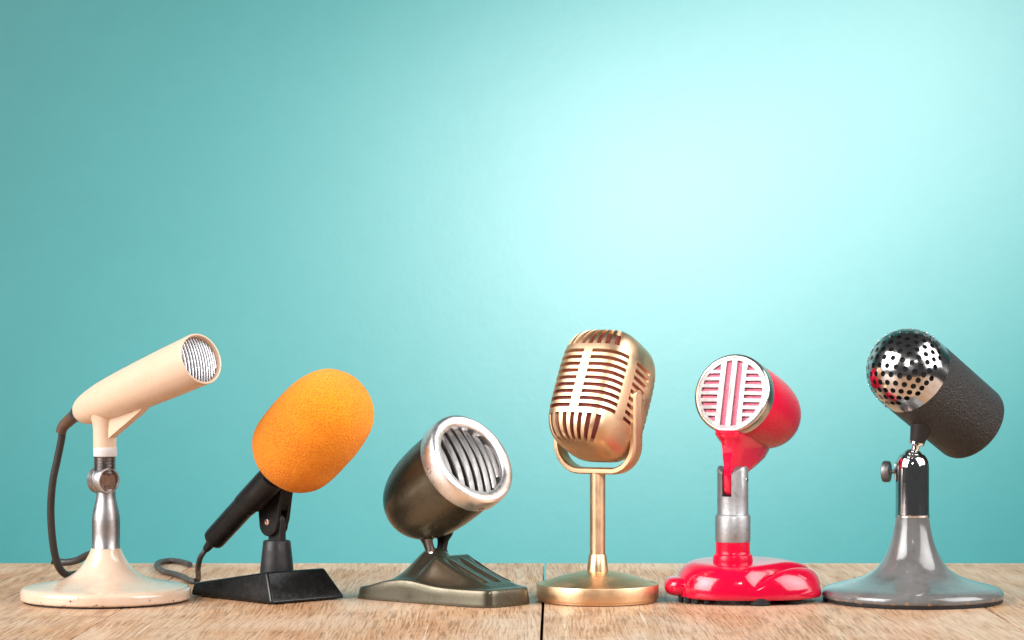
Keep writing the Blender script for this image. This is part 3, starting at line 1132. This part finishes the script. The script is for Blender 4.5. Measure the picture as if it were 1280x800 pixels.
lathe(bm, [(0, 74), (21.6, 74), (22.0, 76), (22.0, 105.5), (21.2, 107.5), (19.9, 108.6), (19.4, 110), (19.4, 131), (0, 131)], m5, 64)
slot = 6.4
for s in (-1, 1):
    t0 = math.acos(slot / 19.4)
    seg = [(-t0 + 2 * t0 * i / 20) for i in range(21)]
    lo = []
    base_pts = [(19.4 * math.cos(t) * s, 19.4 * math.sin(t)) for t in seg]
    inner = [(slot * s, 19.4 * math.sin(t0) * (1 - 2 * i / 20)) for i in range(1, 20)]
    pl = base_pts + inner
    def ztop(q, f, drop):
        return 168.5 - 9.0 * abs(q / 19.4) ** 2.4 - drop
    for lev in range(3):
        lp = []
        for a, b in pl:
            k = 1.0
            z = 130.5 if lev == 0 else ztop(b, 0, 2.2 if lev == 1 else 0)
            if lev == 2:
                cxx = (slot + 13) / 2 * s
                a2_, b2_ = cxx + (a - cxx) * 0.86, b * 0.9
            else:
                a2_, b2_ = a, b
            lp.append(m5 @ (p5 * a2_ + a5h * b2_ + Vector((0, 0, z))))
        lo.append(lp)
    loft(bm, lo)
obj('fork_post', bm, M['cast'], t5, sharp=35)
bm = bmesh.new()
lathe(bm, [(0, -0.5), (2.6, -0.5), (2.4, 1.0), (0, 1.2)], frame(m5 @ (p5 * 18.9 + Vector((0, 0, 152)) + a5h * 0.0), p5), 18)
obj('pivot_pin', bm, M['chrome'], t5)
# bracket: lofted from the slot up into the belly of the head
lo = []
levels = [(132, -8, 12, 5.0), (137, -11, 16.5, 6.0), (148, -14, 18.2, 6.15), (155, -24, 18.6, 6.15), (163, -44, 18.6, 6.3), (171, -66, 18.2, 7.6), (180, -86, 18, 9.2), (190, -98, 18, 10.8), (197, -101, 19, 12.5), (202, -100, 22, 14.5), (207, -96, 26, 16.5), (213, -90, 27, 16)]
for z, s0, s1, th, _ in [tuple(v) for v in [(*p, 0) for p in [l[:4] for l in levels]]]:
    c, hw = (s0 + s1) / 2, (s1 - s0) / 2
    lo.append([m5 @ (a5h * (c + x) + p5 * y + Vector((0, 0, z + (c + x) * 0.05))) for x, y in superloop(hw, th, 6.0, 56)])
loft(bm := bmesh.new(), lo)
obj('bracket', bm, M['red'], t5, sharp=50)
F5 = W(914.5, 491.5, 4)
mh5 = frame(F5, a5)
bm = bmesh.new()
prof = [(48.6, -13), (49.6, -30), (49.6, -55), (48.8, -80), (46.6, -104), (42.2, -124), (34, -141), (22.5, -152), (10, -157)]
pr = [(0, -13)] + [(p.x, p.y) for p in spline(prof, 6)] + [(0, -158.5)]
lathe(bm, pr, mh5, 96)
obj('bullet_body', bm, M['red_satin'], t5)
bm = bmesh.new()
lathe(bm, [(45.6, -2), (45.8, 0.8), (46.6, 1.6), (48.6, 1.4), (50.2, 0.2), (50.8, -2), (51.0, -15), (50.4, -17.0), (48, -17.4), (44, -17), (44, -4), (45.6, -2)], mh5, 112)
obj('bezel_ring', bm, M['silver_ring'], t5, sharp=45)
Rf = 45.9
outline = [(Rf * math.cos(2 * PI * i / 112), Rf * math.sin(2 * PI * i / 112)) for i in range(112)]
holes = []
def clipped(x0, x1, y0, y1, rr, side):
    """slot bounded by a straight inner edge and the face's inner circle"""
    pts = []
    def xo(y):
        return math.sqrt(max(rr * rr - y * y, 0))
    ys = [y0 + (y1 - y0) * i / 8 for i in range(9)]
    if side == 0:
        return [(x0, y0), (x1, y0), (x1, y1), (x0, y1)]
    inner = x0
    o_ = [(side * max(xo(y), inner + 0.5), y) for y in ys]
    return [(side * inner, y0)] + o_ + [(side * inner, y1)]
rr = 41.6
for s in (-1, 1):
    x0, x1 = (3.7, 11.0)
    top = [(x0 + (x1 - x0) * i / 4, math.sqrt(42.2 ** 2 - (x0 + (x1 - x0) * i / 4) ** 2)) for i in range(5)]
    holes.append([(s * x, y) for x, y in top] + [(s * x, -y) for x, y in reversed(top)])
    inn = 18.0
    for k in range(6):
        v = (k - 2.5) * 9.15
        holes.append(clipped(inn, 0, v - 2.35, v + 2.35, rr, s))
    for tb in (-1, 1):
        ys0 = 29.6
        ye = math.sqrt(rr * rr - inn * inn) - 0.4
        lp = [(s * inn, tb * ys0)]
        for i in range(9):
            y = ys0 + (ye - ys0) * i / 8
            lp.append((s * max(math.sqrt(rr * rr - y * y), inn + 0.05), tb * y))
        holes.append(lp)
extra = [(7.3 * 0 + x * 5.0, y * 5.0) for x in range(-9, 10) for y in range(-9, 10) if (x * 5.0) ** 2 + (y * 5.0) ** 2 < 42 ** 2]
def fm5(x, y, layer):
    return mh5 @ Vector((x, y, (0.6 + 2.0 * (1 - (x * x + y * y) / Rf ** 2)) - 3.0 * layer))
bm = sheet_with_holes(outline, holes, extra, fm5, True)
obj('slotted_face', bm, M['silver_face'], t5, sharp=35)
bm = bmesh.new()
lathe(bm, [(0, -4.4), (44.5, -4.4), (44.5, -3.4), (0, -3.0)], mh5, 64)
obj('cloth_lining', bm, M['pink_cloth'], t5)
# raised lettering on the bracket
cu = bpy.data.curves.new('lettering', 'FONT')
cu.body = 'ASTATIC'
cu.size = 6.2 * U
cu.extrude = 0.35 * U
cu.align_x = 'CENTER'
cu.align_y = 'CENTER'
cu.materials.append(M['red_satin'])
to = bpy.data.objects.new('lettering', cu)
COL.objects.link(to)
to.parent = t5
tz = (a5h * -0.30 + Vector((0, 0, 1)) * 1.0 + p5 * 0.14).normalized()      # up the flaring cheek
tn = (p5 - tz * p5.dot(tz)).normalized()
ty = tn.cross(tz)
mtx = Matrix.Identity(4)
for i, v in enumerate((tz, ty, tn)):
    mtx[0][i], mtx[1][i], mtx[2][i] = v
lc = a5h * -18 + p5 * 8.0 + Vector((0, 0, 182))
mtx.translation = lc * U
to.matrix_local = mtx
bpy.context.view_layer.update()
me = bpy.data.meshes.new_from_object(to.evaluated_get(bpy.context.evaluated_depsgraph_get()))
bpy.data.objects.remove(to)
to = bpy.data.objects.new('lettering', me)
COL.objects.link(to)
to.parent = t5
to.matrix_local = mtx

# ----------------------------------------------------------------------------- 6  chrome domed microphone on a grey trumpet foot
px6 = 1140.5 - 640
t6 = thing('desk_microphone', 'black cylinder microphone with perforated chrome dome on a grey trumpet foot, rightmost in the row', 'microphone', (px6, 0, 0), GROUP)
m6 = Matrix.Translation(ROOT[t6])
bm = bmesh.new()
prof = [(110.5, 4.0), (112.4, 5.4), (113.2, 8.5), (112, 12.4), (108.6, 15.8), (101, 18.8), (86, 22.6), (71, 26.8), (58, 31.8), (46, 39.8), (37.6, 50), (31.4, 61.5), (27, 73), (24, 85), (22, 96), (20.9, 106)]
pr = [(0, 4.0)] + [(p.x, p.y) for p in spline(prof, 5)] + [(0, 106)]
lathe(bm, pr, m6, 128)
obj('foot', bm, M['grey'], t6, sharp=50)
bm = bmesh.new()
lathe(bm, [(0, 0), (110.5, 0), (111.3, 1.2), (111.3, 4.0), (0, 4.2)], m6, 112)
obj('gasket', bm, M['rubber'], t6)
bm = bmesh.new()
pr = [(0, 105), (21.2, 105), (21.3, 107.4), (20.7, 108)] + [(20.6, 120), (20.6, 165)] + [(p.x, p.y) for p in spline([(20.6, 168), (19.9, 173), (18.0, 178), (15.6, 181.4), (14.4, 182.6)], 4)] + [(13.8, 183), (13.2, 182.6), (0, 182.6)]
lathe(bm, pr, m6, 64)
o = obj('chrome_stem', bm, M['chrome'], t6)
bm = bmesh.new()
sphere(bm, m6 @ Vector((0, 0, 176)), 14.2, None, 40)
ball = obj('ball', bm, M['chrome'], t6)
# clamp slit strip and knob
bm = bmesh.new()
kd = Vector((-0.93, 0.36, 0)).normalized()
ks = Vector((0, 0, 1)).cross(kd)
lo = []
for z in (150, 153, 169, 172):
    k = 4.2 if z in (153, 169) else 3.2
    lo.append([m6 @ (kd * x + ks * y + Vector((0, 0, z))) for x, y in ((18.0, -k), (22.0, -k), (22.0, k), (18.0, k))])
loft(bm, lo)
obj('clamp_lug', bm, M['chrome'], o, bevel=0.8)
kc = m6 @ (kd * 20 + Vector((0, 0, 161)))
bm = bmesh.new()
lathe(bm, [(0, -2), (2.6, -2), (2.6, 9), (0, 9)], frame(kc, kd), 20)
lathe(bm, [(0, 8), (10, 8), (12.6, 8.6), (13.4, 10), (13.6, 15), (12.8, 17), (10, 18.2), (0, 18.6)], frame(kc, kd), 48)
obj('knob', bm, M['alu_dull'], t6)
A6p = W(1150, 475, 17)
a6 = axis_from(A6p, 139.5, 0.64)
S6 = W(1135.5, 463, 17)
ms = frame(S6, a6)
up6 = ms.to_3x3() @ Vector((0, 1, 0))
bm = bmesh.new()
pr = [(0, -12), (51.0, -12), (52.0, -13), (52.3, -16), (52.0, -60), (51.4, -131), (50.6, -134), (48.6, -136), (44, -137), (0, -138)]
lathe(bm, pr, ms, 112)
obj('body', bm, M['crackle'], t6)
# perforated dome: a real sheet with holes, azimuthal map of a sphere
Rs = 52.4
A_MAX = math.radians(97)
def fm6(x, y, layer):
    th = math.hypot(x, y)
    r = Rs - 2.2 * layer
    if th < 1e-9:
        return ms @ Vector((0, 0, r))
    if th <= PI / 2:
        z, q = r * math.cos(th), r * math.sin(th)
    else:
        z, q = -(th - PI / 2) * Rs, r
    return ms @ Vector((q * x / th, q * y / th, z))
sp = 12.2 / Rs
hr = 3.45 / Rs
holes, extra = [], []
A_O = PI / 2 + 13.5 / Rs
outline = [(A_O * math.cos(2 * PI * i / 160), A_O * math.sin(2 * PI * i / 160)) for i in range(160)]
for i in range(-12, 13):
    for j in range(-12, 13):
        x, y = (i + 0.5 * (j % 2)) * sp, j * sp * 0.866
        d = math.hypot(x, y)
        if d < math.radians(84):
            st = d / math.sin(d) if d > 1e-6 else 1.0
            ux, uy = (x / d, y / d) if d > 1e-6 else (1, 0)
            lp, r2 = [], []
            for k in range(18):
                t = 2 * PI * k / 18
                ra, ta = hr * math.cos(t), hr * math.sin(t) * st
                lp.append((x + ux * ra - uy * ta, y + uy * ra + ux * ta))
            holes.append(lp)
            for k in range(18):
                t = 2 * PI * (k + 0.5) / 18
                ra, ta = 1.3 * hr * math.cos(t), 1.3 * hr * math.sin(t) * st
                extra.append((x + ux * ra - uy * ta, y + uy * ra + ux * ta))
for i in range(1, 31):
    a = A_O * i / 31
    for k in range(96):
        t = 2 * PI * (k + 0.5 * (i % 2)) / 96
        x, y = a * math.cos(t), a * math.sin(t)
        if i < 12 and k % 3:
            continue
        if all((x - sum(p[0] for p in h) / 18) ** 2 + (y - sum(p[1] for p in h) / 18) ** 2 > (1.7 * hr) ** 2 for h in holes):
            extra.append((x, y))
bm = sheet_with_holes(outline, holes, extra, fm6, True)
dm = obj('perforated_dome', bm, M['mesh_chrome'], t6, sharp=40)
bm = bmesh.new()
sphere(bm, S6, Rs - 5.0, None, 48)
obj('dome_lining', bm, M['dark'], t6)
bm = bmesh.new()
t = math.radians(247)
c = ms @ Vector((Rs * math.cos(t), Rs * math.sin(t), -5.5))
lathe(bm, [(0, -1), (2.9, -1), (2.9, 0.5), (2.1, 0.9), (1.7, 0.2), (0, 0.2)], frame(c, ms.to_3x3() @ Vector((math.cos(t), math.sin(t), 0))), 18)
obj('screw', bm, M['dark_steel'], t6)
# neck: dark cone below the body, short chrome stem into the ball
att = S6 - a6 * 56 - up6 * 49
bc = m6 @ Vector((0, 0, 176))
dirn = (att - bc).normalized()
Ln = (att - bc).length
mn = frame(bc, dirn, Vector((0, 1, 0.1)))
bm = bmesh.new()
lathe(bm, [(0, 8), (5.0, 8), (4.6, 16), (5.2, Ln - 21), (0, Ln - 21)], mn, 28)
lathe(bm, [(0, Ln - 23), (8.6, Ln - 23), (9.4, Ln - 22), (9.4, Ln - 19.5), (8.6, Ln - 19), (0, Ln - 19)], mn, 32)
obj('neck', bm, M['chrome'], t6)
bm = bmesh.new()
lathe(bm, [(0, Ln - 20), (9.0, Ln - 20), (9.6, Ln - 18), (13.4, Ln - 1), (14.2, Ln + 6), (0, Ln + 6)], mn, 36)
obj('neck_cone', bm, M['black_matt'], t6)

# ----------------------------------------------------------------------------- light, world, camera
def area(name, loc, target, size, size_y, power, col=(1, 1, 1), spread=None):
    d = bpy.data.lights.new(name, 'AREA')
    d.shape = 'RECTANGLE'
    d.size, d.size_y = size, size_y
    d.energy = power
    d.color = col
    if spread:
        d.spread = math.radians(spread)
    o = bpy.data.objects.new(name, d)
    COL.objects.link(o)
    o.location = loc
    o.rotation_euler = (Vector(target) - Vector(loc)).to_track_quat('-Z', 'Y').to_euler()
    return o
area('softbox_left', (-2.05, -1.15, 1.35), (0, 0, 0.10), 2.2, 2.2, 40, spread=76)
area('softbox_right', (1.95, -0.75, 1.40), (0.05, 0, 0.12), 2.1, 2.1, 30, spread=90)
def wall_spot(loc, aim, size, power, sx=1.0, roll=0.0, radius=0.06):
    d = bpy.data.lights.new('wall_spot', 'SPOT')
    d.energy = power
    d.spot_size = math.radians(size)
    d.spot_blend = 1.0
    d.shadow_soft_size = radius
    o = bpy.data.objects.new('wall_spot', d)
    COL.objects.link(o)
    o.location = loc
    q = (Vector(aim) - Vector(loc)).to_track_quat('-Z', 'Y')
    o.rotation_euler = (q.to_matrix() @ Matrix.Rotation(math.radians(roll), 3, 'Z')).to_euler()
    o.scale = (sx, 1.0, 1.0)          # oval beam: a diagonal band of light on the wall
# studio spots above the frame that wash the wall from the upper right
wall_spot((0.24, -0.90, 0.545), (0.02, 1.2, 0.20), 46, 72, 1.5, 24)
wall_spot((0.57, -0.90, 0.67), (0.32, 1.2, 0.42), 38, 14, 1.5, 24)
wall_spot((0.94, -0.90, 0.86), (0.60, 1.2, 0.66), 34, 48, 1.5, 24)

w = bpy.data.worlds.new('World')
scene.world = w
w.use_nodes = True
bg = w.node_tree.nodes['Background']
bg.inputs['Color'].default_value = (0.95, 0.97, 1.0, 1)
bg.inputs['Strength'].default_value = 0.06

cd = bpy.data.cameras.new('camera')
cam = bpy.data.objects.new('camera', cd)
COL.objects.link(cam)
cam.location = (0, -CAM_D * U, CAM_H * U)
cam.rotation_euler = (PI / 2, 0, 0)
cd.sensor_fit = 'HORIZONTAL'
cd.sensor_width = 36
cd.lens = 36 * CAM_D / 1280
cd.shift_y = (HORIZON - 400) / 1280
cd.clip_start = 0.05
cd.clip_end = 50
cd.dof.use_dof = True
cd.dof.focus_distance = (CAM_D - 25) * U
cd.dof.aperture_fstop = 18
scene.camera = cam

scene.view_settings.view_transform = 'Standard'
scene.view_settings.look = 'None'
scene.view_settings.exposure = 0
scene.view_settings.gamma = 1
